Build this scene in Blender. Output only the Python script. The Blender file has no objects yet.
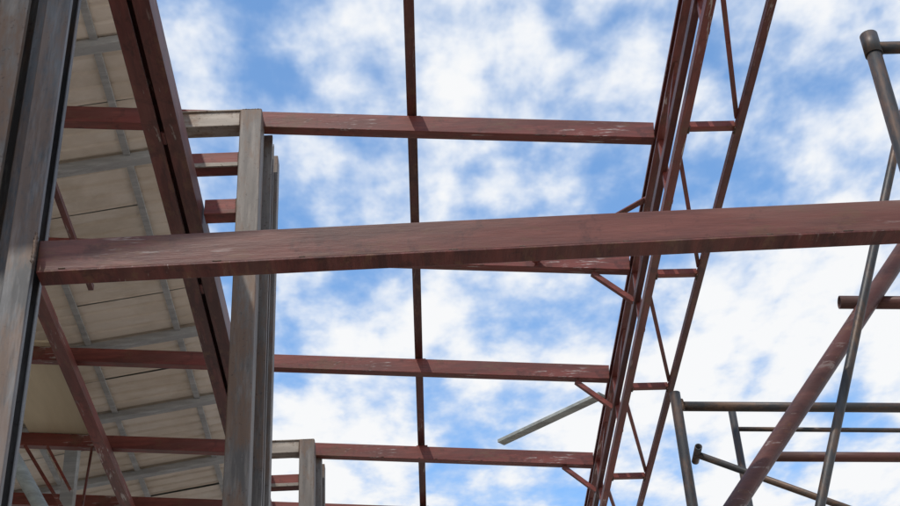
import bpy, bmesh, math, random
from mathutils import Vector, Matrix, noise as mn
random.seed(4)
V=Vector
scene=bpy.context.scene
scene.view_settings.view_transform='Standard'; scene.view_settings.look='None'; scene.view_settings.exposure=0
COL=bpy.context.collection

# ------------------------------------------------------------------ materials
def newmat(name):
    m=bpy.data.materials.new(name); m.use_nodes=True
    nt=m.node_tree; b=nt.nodes['Principled BSDF']
    return m,nt,b
def N(nt,ty,**k):
    n=nt.nodes.new(ty)
    for a,b in k.items(): setattr(n,a,b)
    return n
def nz(nt,scale,det=4,rough=.6,stretch=(1,1,1),loc=(0,0,0),dist=0):
    tc=N(nt,'ShaderNodeTexCoord'); mp=N(nt,'ShaderNodeMapping'); n=N(nt,'ShaderNodeTexNoise')
    nt.links.new(tc.outputs['Object'],mp.inputs[0]); nt.links.new(mp.outputs[0],n.inputs['Vector'])
    mp.inputs['Scale'].default_value=stretch; mp.inputs['Location'].default_value=loc
    n.inputs['Scale'].default_value=scale; n.inputs['Detail'].default_value=det; n.inputs['Roughness'].default_value=rough; n.inputs['Distortion'].default_value=dist
    return n.outputs[0]
def rng(nt,src,a,b,c=0,d=1):
    n=N(nt,'ShaderNodeMapRange'); nt.links.new(src,n.inputs[0])
    for i,x in enumerate((a,b,c,d)): n.inputs[i+1].default_value=x
    return n.outputs[0]
def mix(nt,fac,c1,c2,mode='MIX'):
    n=N(nt,'ShaderNodeMix',data_type='RGBA',blend_type=mode)
    for sock,val in ((n.inputs[0],fac),(n.inputs[6],c1),(n.inputs[7],c2)):
        if hasattr(val,'links'): nt.links.new(val,sock)
        elif isinstance(val,(int,float)): sock.default_value=val
        else: sock.default_value=(*val,1)
    return n.outputs[2]
def mul(nt,a,b):
    n=N(nt,'ShaderNodeMath',operation='MULTIPLY'); nt.links.new(a,n.inputs[0])
    if hasattr(b,'links'): nt.links.new(b,n.inputs[1])
    else: n.inputs[1].default_value=b
    return n.outputs[0]
def bump(nt,b,src,strength,dist):
    n=N(nt,'ShaderNodeBump'); n.inputs['Strength'].default_value=strength; n.inputs['Distance'].default_value=dist
    nt.links.new(src,n.inputs['Height']); nt.links.new(n.outputs[0],b.inputs['Normal'])
ST={'x':(.12,1,1),'y':(1,.12,1),'z':(1,1,.12)}
def primer(name,axis,base,dark,scuff=.5,dust=.3,rough=.5,rust=.6):
    m,nt,b=newmat(name); s=ST[axis]
    oi=N(nt,'ShaderNodeObjectInfo')
    c=mix(nt,rng(nt,nz(nt,7,4,.65,s),.39,.61),dark,base)
    c=mix(nt,mul(nt,rng(nt,nz(nt,26,4,.7,s,(3,1,2)),.5,.7),.5),c,tuple(x*1.5+.01 for x in base))
    c=mix(nt,mul(nt,rng(nt,nz(nt,11,4,.72,tuple(.4+.6*q for q in s),(7,2,2)),.54,.64),rust),c,(.15,.07,.034))
    c=mix(nt,mul(nt,rng(nt,nz(nt,8,4,.72,(1,1,1),(4,7,1)),.56,.66),.6),c,tuple(x*.55 for x in dark))
    c=mix(nt,mul(nt,rng(nt,nz(nt,3.5,4,.65,s,(1,9,2)),.45,.72),dust),c,(.32,.25,.205))
    sc=mul(nt,rng(nt,nz(nt,30,4,.75,s,(5,5,5),.3),.60-.04*scuff,.65),rng(nt,nz(nt,1.7,2,.5,(1,1,1),(2,8,1)),.5,.58))
    c=mix(nt,mul(nt,sc,scuff),c,(.66,.60,.55))
    c=mix(nt,rng(nt,oi.outputs['Random'],0,1,0,.35),c,(.07,.025,.02))
    nt.links.new(c,b.inputs['Base Color'])
    b.inputs['Roughness'].default_value=rough; b.inputs['Specular IOR Level'].default_value=.35
    bump(nt,b,nz(nt,60,3,.7,s),.3,.004)
    return m
RED={a:primer('red_oxide_primer_'+a,a,(.225,.047,.034),(.12,.027,.02),.7,.18) for a in 'xyz'}
REDF=primer('weathered_primer','x',(.18,.055,.038),(.09,.029,.021),.35,.42,.45,.65)
REDD=primer('dark_primer','y',(.14,.035,.027),(.06,.016,.013),.35,.12)
def steel(name,axis,base,dark,rust=.6,rough=.45,metal=.35):
    m,nt,b=newmat(name); s=ST[axis]
    c=mix(nt,rng(nt,nz(nt,6,4,.65,s),.38,.62),dark,base)
    c=mix(nt,mul(nt,rng(nt,nz(nt,26,4,.7,s,(3,1,2)),.48,.72),.55),c,tuple(x*1.5 for x in base))
    c=mix(nt,mul(nt,rng(nt,nz(nt,6,5,.75,(1,1,.3) if axis=='z' else (.5,1,1),(7,2,2)),.47,.6),rust),c,(.15,.078,.04))
    c=mix(nt,mul(nt,rng(nt,nz(nt,40,4,.7,(1,1,1),(1,2,7)),.6,.67),rust),c,(.05,.028,.02))
    nt.links.new(c,b.inputs['Base Color']); b.inputs['Metallic'].default_value=metal
    b.inputs['Roughness'].default_value=rough
    bump(nt,b,nz(nt,50,3,.7,s),.25,.004)
    return m
GREY=steel('raw_steel','z',(.19,.165,.145),(.085,.073,.065),.7,.55,.1)
GREYX=steel('raw_steel_cap','x',(.31,.265,.22),(.15,.13,.11),.75,.55,.1)
GREYD=steel('raw_steel_dark','z',(.13,.125,.125),(.04,.038,.038),.45,.45,.3)
PIPE=steel('scaffold_tube','z',(.05,.048,.048),(.02,.02,.021),.7,.5,.2)
PIPEX=steel('scaffold_tube_x','x',(.05,.048,.048),(.02,.02,.021),.7,.5,.2)
RUSTP=primer('brown_tube','x',(.12,.046,.036),(.06,.025,.02),.3,.15)
GALV=steel('galvanised','x',(.38,.40,.37),(.26,.28,.26),.15,.6,.0)
BATT=steel('batten_grey','x',(.44,.44,.43),(.32,.325,.325),.12,.6,.0)
WELD=steel('weld_bead','z',(.10,.07,.055),(.04,.03,.026),.8,.6,.3)
def simple(name,c1,c2,scale,rough=.8,b_=.3,bd=.01,st=(1,1,1)):
    m,nt,b=newmat(name)
    c=mix(nt,rng(nt,nz(nt,scale,5,.65,st),.3,.7),c1,c2)
    nt.links.new(c,b.inputs['Base Color']); b.inputs['Roughness'].default_value=rough
    bump(nt,b,nz(nt,scale*6,4,.7,st),b_,bd)
    return m
PLY=simple('plywood',(.50,.39,.25),(.66,.54,.37),3,.75,.2,.003,(1,.15,1))
GROUND=simple('bare_earth',(.30,.26,.215),(.42,.37,.31),.6,.95,.6,.05)
CONC=simple('concrete',(.36,.35,.33),(.46,.45,.42),2,.9)
def panelmat():
    m,nt,b=newmat('cement_board'); g=N(nt,'ShaderNodeNewGeometry')
    c=mix(nt,g.outputs['Random Per Island'],(.70,.60,.49),(.85,.76,.66))
    c=mix(nt,mul(nt,rng(nt,nz(nt,1.6,5,.65),.42,.64),.6),c,(.52,.43,.33))
    c=mix(nt,mul(nt,rng(nt,nz(nt,7,5,.7,(.25,1,1),(4,4,4)),.5,.7),.4),c,(.88,.83,.76))
    nt.links.new(c,b.inputs['Base Color']); b.inputs['Roughness'].default_value=.8
    return m
PANEL=panelmat()

# ------------------------------------------------------------------ mesh helpers
def empty(name,loc=(0,0,0)):
    e=bpy.data.objects.new(name,None); COL.objects.link(e); e.location=loc; return e
def mk(name,verts,faces,mat,parent=None,bev=0,smooth=False):
    c=sum((V(v) for v in verts),V())/len(verts)
    me=bpy.data.meshes.new(name); me.from_pydata([tuple(V(v)-c) for v in verts],[],faces); me.update()
    bm=bmesh.new(); bm.from_mesh(me); bmesh.ops.recalc_face_normals(bm,faces=bm.faces); bm.to_mesh(me); bm.free()
    me.materials.append(mat); o=bpy.data.objects.new(name,me); COL.objects.link(o); o.location=c
    if parent: o.parent=parent; o.location=c-parent.location
    if smooth:
        for p in me.polygons: p.use_smooth=len(p.vertices)==4
    if bev:
        md=o.modifiers.new('b','BEVEL'); md.width=bev; md.segments=2; md.limit_method='ANGLE'; md.harden_normals=False
    return o
def box_prof(w,h): return [(-w/2,-h/2),(w/2,-h/2),(w/2,h/2),(-w/2,h/2)]
def c_prof(w,h,t=.006,lip=.02,flip=1):
    p=[(-w/2,-h/2),(w/2,-h/2),(w/2,-h/2+lip),(w/2-t,-h/2+lip),(w/2-t,-h/2+t),(-w/2+t,-h/2+t),
       (-w/2+t,h/2-t),(w/2-t,h/2-t),(w/2-t,h/2-lip),(w/2,h/2-lip),(w/2,h/2),(-w/2,h/2)]
    return [(x*flip,y) for x,y in p]
def l_prof(w,h,t=.006): return [(-w/2,-h/2),(w/2,-h/2),(w/2,-h/2+t),(-w/2+t,-h/2+t),(-w/2+t,h/2),(-w/2,h/2)]
def sweep(name,p0,p1,prof,mat,parent=None,up=V((0,0,1)),bev=.0025,bow=0,nseg=1):
    p0=V(p0);p1=V(p1); d=(p1-p0).normalized(); s=up.cross(d)
    if s.length<.01: s=V((1,0,0)).cross(d)
    s.normalize(); h=d.cross(s).normalized()
    n=len(prof); vs=[]
    for k in range(nseg+1):
        f=k/nseg; p=p0.lerp(p1,f)+h*(bow*4*f*(1-f))
        vs+= [p+s*a+h*b for a,b in prof]
    fs=[]
    for k in range(nseg):
        for i in range(n):
            j=(i+1)%n; fs.append((k*n+i,k*n+j,(k+1)*n+j,(k+1)*n+i))
    fs+=[tuple(range(n))[::-1],tuple(range(nseg*n,nseg*n+n))]
    return mk(name,vs,fs,mat,parent,bev)
def tube(name,p0,p1,r,mat,parent=None,bow=0,thick=.004):
    p0=V(p0);p1=V(p1); d=(p1-p0).normalized(); s=V((0,0,1)).cross(d)
    if s.length<.05: s=V((0,1,0)).cross(d)
    s.normalize(); h=d.cross(s); n=20; K=8 if bow else 1
    vs=[]
    def ring(p,rr): return [p+(s*math.cos(2*math.pi*i/n)+h*math.sin(2*math.pi*i/n))*rr for i in range(n)]
    for k in range(K+1):
        f=k/K; vs+=ring(p0.lerp(p1,f)+h*(bow*4*f*(1-f)),r)
    outer=K+1; dd=min(.1,(p1-p0).length*.3)
    vs+=ring(p1,r-thick); vs+=ring(p1-d*dd,r-thick); vs+=ring(p0,r-thick); vs+=ring(p0+d*dd,r-thick)
    fs=[]
    def join(a,b):
        for i in range(n): fs.append((a*n+i,a*n+(i+1)%n,b*n+(i+1)%n,b*n+i))
    for k in range(K): join(k,k+1)
    join(K,outer); join(outer,outer+1); join(outer+2,0); join(outer+3,outer+2)
    fs.append(tuple((outer+1)*n+i for i in range(n))); fs.append(tuple((outer+3)*n+i for i in range(n)))
    return mk(name,vs,fs,mat,parent,0,True)
def weld(name,p0,p1,r,parent,mat=None):
    bm=bmesh.new(); bmesh.ops.create_uvsphere(bm,u_segments=10,v_segments=24,radius=1)
    p0=V(p0);p1=V(p1); L=(p1-p0).length/2; q=(p1-p0).to_track_quat('Z','Y')
    for v in bm.verts:
        k=1+.5*mn.noise(v.co*3+p0*9)
        z=v.co.z; rad=V((v.co.x,v.co.y,0))
        if rad.length>0: rad=rad.normalized()*r*k*(1-abs(z)**6)**.5*(.8+.25*math.sin(z*22))
        v.co=q@V((rad.x,rad.y,z*L))
    me=bpy.data.meshes.new(name); bm.to_mesh(me); bm.free(); me.materials.append(mat or WELD)
    for p in me.polygons: p.use_smooth=True
    o=bpy.data.objects.new(name,me); COL.objects.link(o); o.parent=parent; o.location=(p0+p1)/2-parent.location
    return o
def boxvf(cx,cy,cz,w,d,h):
    vs=[(cx+sx*w/2,cy+sy*d/2,cz+sz*h/2) for sx in(-1,1) for sy in(-1,1) for sz in(-1,1)]
    return vs,[(0,1,3,2),(4,6,7,5),(0,4,5,1),(2,3,7,6),(0,2,6,4),(1,5,7,3)]
UPY=V((0,1,0))

# ------------------------------------------------------------------ ground
mk('ground',[(-400,-400,0),(400,-400,0),(400,400,0),(-400,400,0)],[(0,1,2,3)],GROUND)

# ------------------------------------------------------------------ rafters
def rz(x): return 7.60-.085*(x+1.6)
RY=[5.50,6.99,8.45,10.0,11.51,12.78,14.4,15.9]
for y in RY:
    e=empty('steel_rafter',(0,y,rz(0)))
    x0,x1=-4.3,1.585
    jz=random.uniform(-.006,.006)
    if y==6.99: jz+=.015
    sweep('channel',(x1,y,rz(x1)+jz),(x0,y,rz(x0)+jz*.3),c_prof(.075,.125,.006,.018,-1),RED['x'],e,bow=random.uniform(-.006,.004),nseg=6)
    weld('weld',(x1-.004,y-.03,rz(x1)-.06),(x1-.004,y-.03,rz(x1)+.06),.006,e)
    sweep('cleat',(.02,y+.0,rz(.06)+.068),(.12,y+.0,rz(.06)+.068),box_prof(.06,.008),RED['x'],e,bev=0)
    for k in range(5):
        x=random.uniform(-1,1.5); weld('weld',(x,y-.038,rz(x)-.06),(x+random.uniform(.015,.04),y-.038,rz(x)-.06),.003,e)
# ------------------------------------------------------------------ purlin
sweep('roof_purlin',(.065,5.35,7.59),(.065,16.5,7.58),box_prof(.062,.085),REDD)

# ------------------------------------------------------------------ longitudinal girder (twin channels)
g=empty('steel_girder',(-1.3,8,6.76))
sweep('channel_outer',(-1.365,4.32,6.76),(-1.365,16.4,6.76),c_prof(.085,.16,.006,.02,-1),REDD,g)
sweep('channel_inner',(-1.255,4.32,6.77),(-1.255,16.4,6.77),c_prof(.085,.16,.006,.02,1),REDD,g)
for y in (5.2,8.2,9.4,10.3,12.4,14):
    sweep('batten_plate',(-1.39,y,6.86),(-1.22,y,6.86),box_prof(.08,.008),REDD,g)
for y in (6.1,7.6,9.0,9.9,12.2):
    sweep('spacer',(-1.32,y,6.70),(-1.30,y,6.70),box_prof(.10,.01),REDD,g,bev=0)

# ------------------------------------------------------------------ built-up columns along the girder
def capcol(y,ztop=7.535):
    e=empty('steel_column',(-.93,y,0))
    sweep('front_post',(-.94,y,.02),(-.94,y,ztop),box_prof(.135,.15),GREY,e,up=UPY,bev=.006)
    sweep('rear_post',(-.885,y+.22,.02),(-.885,y+.22,ztop-.02),c_prof(.11,.12,.006,.03,1),GREY,e,up=UPY,bev=.002)
    sweep('rear_channel',(-.865,y+.42,.02),(-.865,y+.42,ztop-.02),box_prof(.10,.10),GREY,e,up=UPY,bev=.004)
    for z in (.5,1.5,2.5,3.5,4.5,5.5,6.5,7.3):
        sweep('tie_plate',(-.95,y+.075,z),(-.95,y+.47,z),box_prof(.006,.08),GREY,e)
    sweep('cap_bar',(-1.40,y,ztop-.055),(-1.0085,y,ztop-.055),c_prof(.11,.115,.007,.03,1),GREYX,e,bev=.004)
    sweep('stub_post',(-1.385,y+.03,6.86),(-1.385,y+.03,ztop-.12),box_prof(.06,.05),GREY,e,up=UPY)
    for k,z in enumerate((7.16,6.80)):
        xl=-1.41 if k==0 else -1.20
        sweep('rung',(xl,y,z),(-1.0085,y,z),c_prof(.09,.115,.007,.03,1),RED['x'],e,bev=.004)
        sweep('rung_flange',(xl,y-.052,z-.045),(-1.01,y-.052,z-.045),box_prof(.012,.03),GREYX if k==0 else RED['x'],e)
        weld('weld',(-1.008,y-.05,z-.055),(-1.008,y-.05,z+.055),.008,e)
    weld('weld',(-1.008,y-.058,ztop-.12),(-1.008,y-.058,ztop),.008,e)
    weld('weld',(-1.005,y-.07,ztop),(-.875,y-.07,ztop),.006,e)
    sweep('gusset',(-1.43,y-.055,7.16),(-1.38,y-.055,7.16),box_prof(.01,.16),GREYX,e)
    sweep('cap_seat',(-1.42,y,ztop+.006),(-.88,y,ztop+.006),box_prof(.13,.01),GREYX,e)
    mk('base_plate',*boxvf(-.93,y+.15,.012,.36,.8,.024),GREY,e,.003)
    return e
capcol(6.92); capcol(11.36); capcol(15.77)

# ------------------------------------------------------------------ near column, left
e=empty('steel_column',(-1.5,4.4,0))
sweep('post_right',(-1.425,4.42,.02),(-1.425,4.42,6.52),c_prof(.10,.15,.007,.035,1),GREYD,e,up=UPY,bev=.004)
sweep('post_rib',(-1.505,4.45,.02),(-1.505,4.45,6.52),box_prof(.045,.12),GREYD,e,up=UPY,bev=.004)
sweep('post_left',(-1.60,4.40,.02),(-1.60,4.40,6.52),c_prof(.12,.17,.007,.035,1),GREY,e,up=UPY,bev=.004)
sweep('post_outer',(-1.76,4.44,.02),(-1.76,4.44,6.52),box_prof(.14,.15),GREYD,e,up=UPY,bev=.004)
mk('base_plate',*boxvf(-1.6,4.42,.012,.6,.4,.024),GREY,e,.003)
weld('weld',(-1.372,4.33,4.64),(-1.372,4.33,4.79),.009,e)
sweep('header_beam',(-1.85,4.42,6.6),(2.9,4.42,6.6),box_prof(.1,.15),RED['x'],None)

# ------------------------------------------------------------------ near crossbeam
e=empty('steel_crossbeam',(0,4.4,4.74))
zl,zr,hh=4.716,4.768,.138
sweep('channel',(2.75,4.42,zr),(-1.373,4.42,zl),c_prof(.076,hh,.007,.03,-1),REDF,e,bev=.005,bow=.005,nseg=8)
sweep('bottom_plate',(2.74,4.423,zr-hh/2-.0048),(-1.37,4.423,zl-hh/2-.0048),box_prof(.09,.008),REDD,e,bev=.002,bow=.005,nseg=8)
for k in range(9):
    x=-1.2+k*.42+random.uniform(-.1,.1); zz=zl+(zr-zl)*(x+1.373)/4.12-hh/2+.007
    weld('weld',(x,4.381,zz),(x+random.uniform(.02,.06),4.381,zz),.0035,e)
e2=empty('steel_column',(2.75,4.4,0))
sweep('post',(2.82,4.42,.02),(2.82,4.42,6.52),box_prof(.14,.16),GREY,e2,up=UPY,bev=.005)
mk('base_plate',*boxvf(2.82,4.42,.012,.4,.4,.024),GREY,e2,.003)

# ------------------------------------------------------------------ lattice truss on the right
tr=empty('lattice_truss',(1.7,8,7))
Y0,Y1=4.36,17.5
sweep('upper_chord',(1.642,Y0,7.315),(1.642,Y1,7.315),c_prof(.07,.11,.006,.02,1),RED['y'],tr)
sweep('middle_chord',(1.615,Y0,7.03),(1.615,Y1,7.03),box_prof(.042,.055),REDD,tr)
sweep('lower_chord',(1.60,Y0,6.75),(1.60,Y1,6.75),box_prof(.05,.055),RED['y'],tr)
sweep('lower_chord_flange',(1.665,Y0,6.93),(1.665,Y1,6.93),box_prof(.028,.05),RED['y'],tr)
sweep('outer_chord',(1.91,Y0,6.73),(1.91,Y1,6.73),box_prof(.042,.048),REDD,tr)
ty=[6.22+1.48*k for k in range(-1,8)]
for y in ty:
    sweep('tie',(1.625,y,6.75),(1.889,y,6.745),l_prof(.045,.04),RED['x'],tr,bev=.001)
    if y<15: sweep('diagonal',(1.625,y+.30,6.77),(1.895,y+1.42,6.76),box_prof(.026,.026),RED['y'],tr,bev=.001)
    sweep('vertical',(1.625,y+.75,6.78),(1.635,y+.75,7.26),box_prof(.035,.04),RED['z'],tr,bev=.001)
    sweep('web_diagonal',(1.635,y+.02,7.27),(1.62,y+.70,7.06),box_prof(.02,.03),RED['z'],tr,bev=.001)
    weld('weld',(1.888,y-.03,6.71),(1.888,y+.03,6.71),.008,tr)
    weld('weld',(1.628,y-.03,6.725),(1.628,y+.03,6.725),.008,tr)
for y in RY[2:7]:
    sweep('knee_brace',(1.33,y+.01,rz(1.33)-.07),(1.60,y+.01,7.03),l_prof(.036,.036),RED['x'],tr,bev=.001)
for x in (1.61,1.91):
    sweep('support_post',(x,16.6,.02),(x,16.6,6.70),box_prof(.1,.1),RED['z'],tr,up=UPY)
tr.location.x-=.015
sweep('brace_angle',(1.60,7.6,7.30),(.90,8.40,7.375),l_prof(.045,.045),RED['x'],empty('wind_brace',(1.2,8,7.3)),bev=.001)
sweep('loose_steel_strip',(1.56,10.33,7.33),(.75,11.10,7.33),box_prof(.085,.03),GALV,None)

# ------------------------------------------------------------------ bits under the canopy
sweep('canopy_beam',(-2.74,5.9,7.57),(-2.74,16.5,7.57),c_prof(.10,.10,.006,.02,1),RED['y'])
sweep('steel_angle',(-2.33,3.0,7.56),(-2.33,8.8,7.55),l_prof(.04,.045),REDD)
pv=[(-3.45,9.9,rz(-3.45)+.068),(-2.88,9.9,rz(-2.88)+.068),(-2.88,11.6,rz(-2.88)+.068),(-3.45,11.6,rz(-3.45)+.068)]
mk('plywood_sheet',pv+[(x,y,z+.018) for x,y,z in pv],[(0,1,2,3),(7,6,5,4),(0,4,5,1),(1,5,6,2),(2,6,7,3),(3,7,4,0)],PLY)
tube('steel_prop',(-3.0,8.2,6.64),(.95,8.2,.02),.045,GALV)
b=empty('bracket_frame',(-3.2,11.4,7.4))
sweep('strut',(-3.45,11.42,7.66),(-3.05,11.42,7.03),l_prof(.03,.03),RED['x'],b,bev=.001)
sweep('strut',(-3.25,11.42,7.64),(-3.0,11.42,7.2),l_prof(.025,.025),RED['x'],b,bev=.001)
sweep('hanger',(-2.86,11.44,7.62),(-2.90,11.44,6.9),box_prof(.02,.02),REDD,b,bev=.001)
sweep('bottom_bar',(-3.6,11.42,7.02),(-2.85,11.42,7.0),l_prof(.035,.035),RED['x'],b,bev=.001)

# ------------------------------------------------------------------ canopy roof (neighbouring bay)
cn=empty('canopy_roof',(-4,9,8))
S=.16
def cz(x): return 8.32+S*(x+1.64)
bm_v=[];bm_f=[]
xs=[-1.64,-2.0,-2.75,-3.5,-4.25,-5.0,-5.75,-6.5,-7.2]
ys=[2.15+.6*k for k in range(25)]
def ribbed(xa,xb,ya,yb,dz,tl):
    prof=[]; nr=4; p=(yb-ya)/nr
    for k in range(nr):
        y=ya+k*p
        prof+=[(y,0),(y+p*.62,0),(y+p*.72,.014),(y+p*.90,.014)]
    prof.append((yb,0)); n=len(prof); k0=len(bm_v)
    for x,e_ in ((xa,tl),(xb,0)):
        for y,h in prof: bm_v.append((x,y,cz(x)+dz+e_+h))
    for i in range(n-1): bm_f.append((k0+i,k0+i+1,k0+n+i+1,k0+n+i))
for i in range(len(xs)-1):
    for j in range(len(ys)-1):
        ribbed(xs[i]-.004,xs[i+1]+.004,ys[j]+.005,ys[j+1]-.005,random.uniform(-.008,.008),random.uniform(-.01,.01))
mk('boards',bm_v,bm_f,PANEL,cn)
top=[(-1.60,2.1,cz(-1.60)+.06),(-7.3,2.1,cz(-7.3)+.06),(-7.3,16.7,cz(-7.3)+.06),(-1.60,16.7,cz(-1.60)+.06)]
mk('roof_sheet',top+[(x,y,z+.01) for x,y,z in top],[(0,1,2,3),(7,6,5,4),(0,4,5,1),(1,5,6,2),(2,6,7,3),(3,7,4,0)],GALV,cn)
for k in range(12):
    y=5.75+1.2*(k-3)
    sweep('batten',(-1.62,y,cz(-1.62)-.045),(-7.2,y,cz(-7.2)-.045),box_prof(.085,.06),BATT,cn,bev=.003)
for x in xs[1:-1]:
    sweep('runner',(x,2.1,cz(x)-.024),(x,16.6,cz(x)-.024),box_prof(.05,.02),BATT,cn,bev=.001)
sweep('post',(-3.2,12.1,0),(-3.2,12.1,cz(-3.2)-.06),box_prof(.12,.12),BATT,cn,up=UPY)
sweep('post',(-3.2,16.2,0),(-3.2,16.2,cz(-3.2)-.06),box_prof(.12,.12),BATT,cn,up=UPY)
mk('wall',*boxvf(-7.3,9.4,3.68,.2,14.6,7.34),CONC,cn)

# ------------------------------------------------------------------ scaffold, right
def rungs(e,xa,xb,y,zs,r=.018):
    for z in zs: tube('rung',(xa,y,z),(xb,y,z),r,PIPEX,e)
s=empty('scaffold_frame',(2.4,4,0))
tube('post',(1.79,4.0,.0),(1.79,4.0,5.30),.029,PIPE,s)
tube('post',(3.05,4.0,.0),(3.05,4.0,5.30),.029,PIPE,s)
tube('top_rail',(1.80,4.0,5.265),(3.06,4.0,5.25),.024,PIPEX,s)
tube('coupler',(1.79,4.0,5.23),(1.79,4.0,5.33),.034,PIPE,s)
rungs(s,1.8,3.05,4.0,(.5,1.0,1.5,2.0))
s=empty('scaffold_frame',(1.8,5.6,0))
tube('post',(1.171,5.6,0),(1.171,5.6,4.70),.024,PIPE,s)
tube('post',(2.45,5.6,0),(2.45,5.6,4.70),.024,PIPE,s)
tube('top_rail',(1.16,5.62,4.645),(2.47,5.62,4.575),.022,PIPEX,s)
tube('mid_rail',(1.5,5.57,4.355),(2.47,5.57,4.305),.022,RUSTP,s)
tube('brace',(1.20,5.5,4.345),(2.45,5.5,3.76),.015,PIPEX,s)
tube('pin',(1.205,5.45,4.355),(1.205,5.56,4.34),.016,PIPE,s)
weld('weld',(1.195,5.6,4.61),(1.195,5.6,4.67),.012,s)
rungs(s,1.18,2.44,5.6,(.5,1.0,1.5,2.0,2.5))
s=empty('scaffold_frame',(2.4,7,0))
tube('post',(1.765,7.0,0),(1.765,7.0,5.36),.021,PIPE,s)
tube('post',(2.95,7.0,0),(2.95,7.0,5.36),.021,PIPE,s)
tube('rail',(1.78,7.0,5.235),(2.96,7.0,5.17),.013,PIPEX,s)
rungs(s,1.77,2.95,7.0,(.5,1.0,1.5,2.0,2.5))
tube('scaffold_brace',(2.44,4.8,6.2),(.05,4.8,.02),.019,PIPE,None,bow=.03)
tube('raking_shore',(2.55,5.0,5.56),(-1.86,5.0,.02),.037,RUSTP)
tube('stub_rail',(1.80,5.03,4.785),(2.65,5.03,4.74),.028,RUSTP)

# ------------------------------------------------------------------ camera
f=1433.0; t=math.radians(34.9); r=math.radians(3.35); a=math.radians(2.1)
Fh=V((math.sin(a),math.cos(a),0)); R0=V((math.cos(a),-math.sin(a),0)); Z=V((0,0,1))
F=Fh*math.cos(t)+Z*math.sin(t); U0=-Fh*math.sin(t)+Z*math.cos(t)
Rc=R0*math.cos(r)-U0*math.sin(r); Uc=R0*math.sin(r)+U0*math.cos(r)
cam=bpy.data.cameras.new('camera'); co=bpy.data.objects.new('camera',cam); COL.objects.link(co)
cam.lens=f/900*36; cam.sensor_width=36; cam.clip_end=3000
M=Matrix((Rc,Uc,-F)).transposed().to_4x4(); M.translation=V((0,0,1.6)); co.matrix_world=M
scene.camera=co

# ------------------------------------------------------------------ sun + sky
SE,SR=math.radians(54),math.radians(205)
sd=V((math.sin(SR)*math.cos(SE),math.cos(SR)*math.cos(SE),math.sin(SE)))
sl=bpy.data.lights.new('sun','SUN'); sl.energy=2.6; sl.angle=math.radians(.5); sl.color=(1,.94,.85)
so=bpy.data.objects.new('sun',sl); COL.objects.link(so); so.rotation_euler=sd.to_track_quat('Z','Y').to_euler()
W=bpy.data.worlds.new("World"); scene.world=W; W.use_nodes=True
try: W.cycles.sampling_method='MANUAL'; W.cycles.sample_map_resolution=512
except Exception: pass
nt=W.node_tree; nt.nodes.clear(); L=nt.links
sky=N(nt,'ShaderNodeTexSky',sky_type='NISHITA',sun_disc=False,sun_elevation=SE,sun_rotation=SR,dust_density=.3,ozone_density=2.0)
tint=mix(nt,1.0,sky.outputs[0],(1.55,1.85,1.95),'MULTIPLY')
b1=N(nt,'ShaderNodeBackground'); b1.inputs[1].default_value=.14; L.new(tint,b1.inputs[0])
tc=N(nt,'ShaderNodeTexCoord'); sp=N(nt,'ShaderNodeSeparateXYZ'); L.new(tc.outputs['Generated'],sp.inputs[0])
mx=N(nt,'ShaderNodeMath',operation='MAXIMUM'); L.new(sp.outputs[2],mx.inputs[0]); mx.inputs[1].default_value=.06
cb=N(nt,'ShaderNodeCombineXYZ')
for i in (0,1):
    dv=N(nt,'ShaderNodeMath',operation='DIVIDE'); L.new(sp.outputs[i],dv.inputs[0]); L.new(mx.outputs[0],dv.inputs[1]); L.new(dv.outputs[0],cb.inputs[i])
def noise(scale,det,rough,dist,off,st=(1,1,1)):
    m=N(nt,'ShaderNodeMapping'); L.new(cb.outputs[0],m.inputs[0]); m.inputs['Location'].default_value=off; m.inputs['Scale'].default_value=st
    n=N(nt,'ShaderNodeTexNoise'); L.new(m.outputs[0],n.inputs['Vector'])
    n.inputs['Scale'].default_value=scale; n.inputs['Detail'].default_value=det; n.inputs['Roughness'].default_value=rough; n.inputs['Distortion'].default_value=dist
    return n.outputs[0]
def ma(op,x,y):
    n=N(nt,'ShaderNodeMath',operation=op)
    for i,q in enumerate((x,y)):
        if isinstance(q,(int,float)): n.inputs[i].default_value=q
        else: L.new(q,n.inputs[i])
    return n.outputs[0]
big=noise(2.6,1,.5,0,(3.1,.4,0)); mid=noise(7.5,5,.52,.1,(0,2,0),(1.15,.8,1)); fine=noise(22,3,.55,.1,(5,1,0),(1.1,.8,1))
v=ma('ADD',ma('ADD',ma('MULTIPLY',big,.75),ma('MULTIPLY',mid,1.0)),ma('MULTIPLY',fine,.3))
dist=N(nt,'ShaderNodeVectorMath',operation='LENGTH'); L.new(cb.outputs[0],dist.inputs[0])
v=ma('ADD',v,rng(nt,dist.outputs['Value'],1.0,2.0,-.09,.06))
cr=N(nt,'ShaderNodeMapRange',interpolation_type='SMOOTHSTEP'); L.new(v,cr.inputs[0]); cr.inputs[1].default_value=.78; cr.inputs[2].default_value=1.13
cc=mix(nt,rng(nt,v,.92,1.16),(.64,.75,.92),(.94,.95,.965))
b2=N(nt,'ShaderNodeBackground'); L.new(cc,b2.inputs[0]); b2.inputs[1].default_value=1
ms=N(nt,'ShaderNodeMixShader'); L.new(cr.outputs[0],ms.inputs[0]); L.new(b1.outputs[0],ms.inputs[1]); L.new(b2.outputs[0],ms.inputs[2])
o=N(nt,'ShaderNodeOutputWorld'); L.new(ms.outputs[0],o.inputs[0])
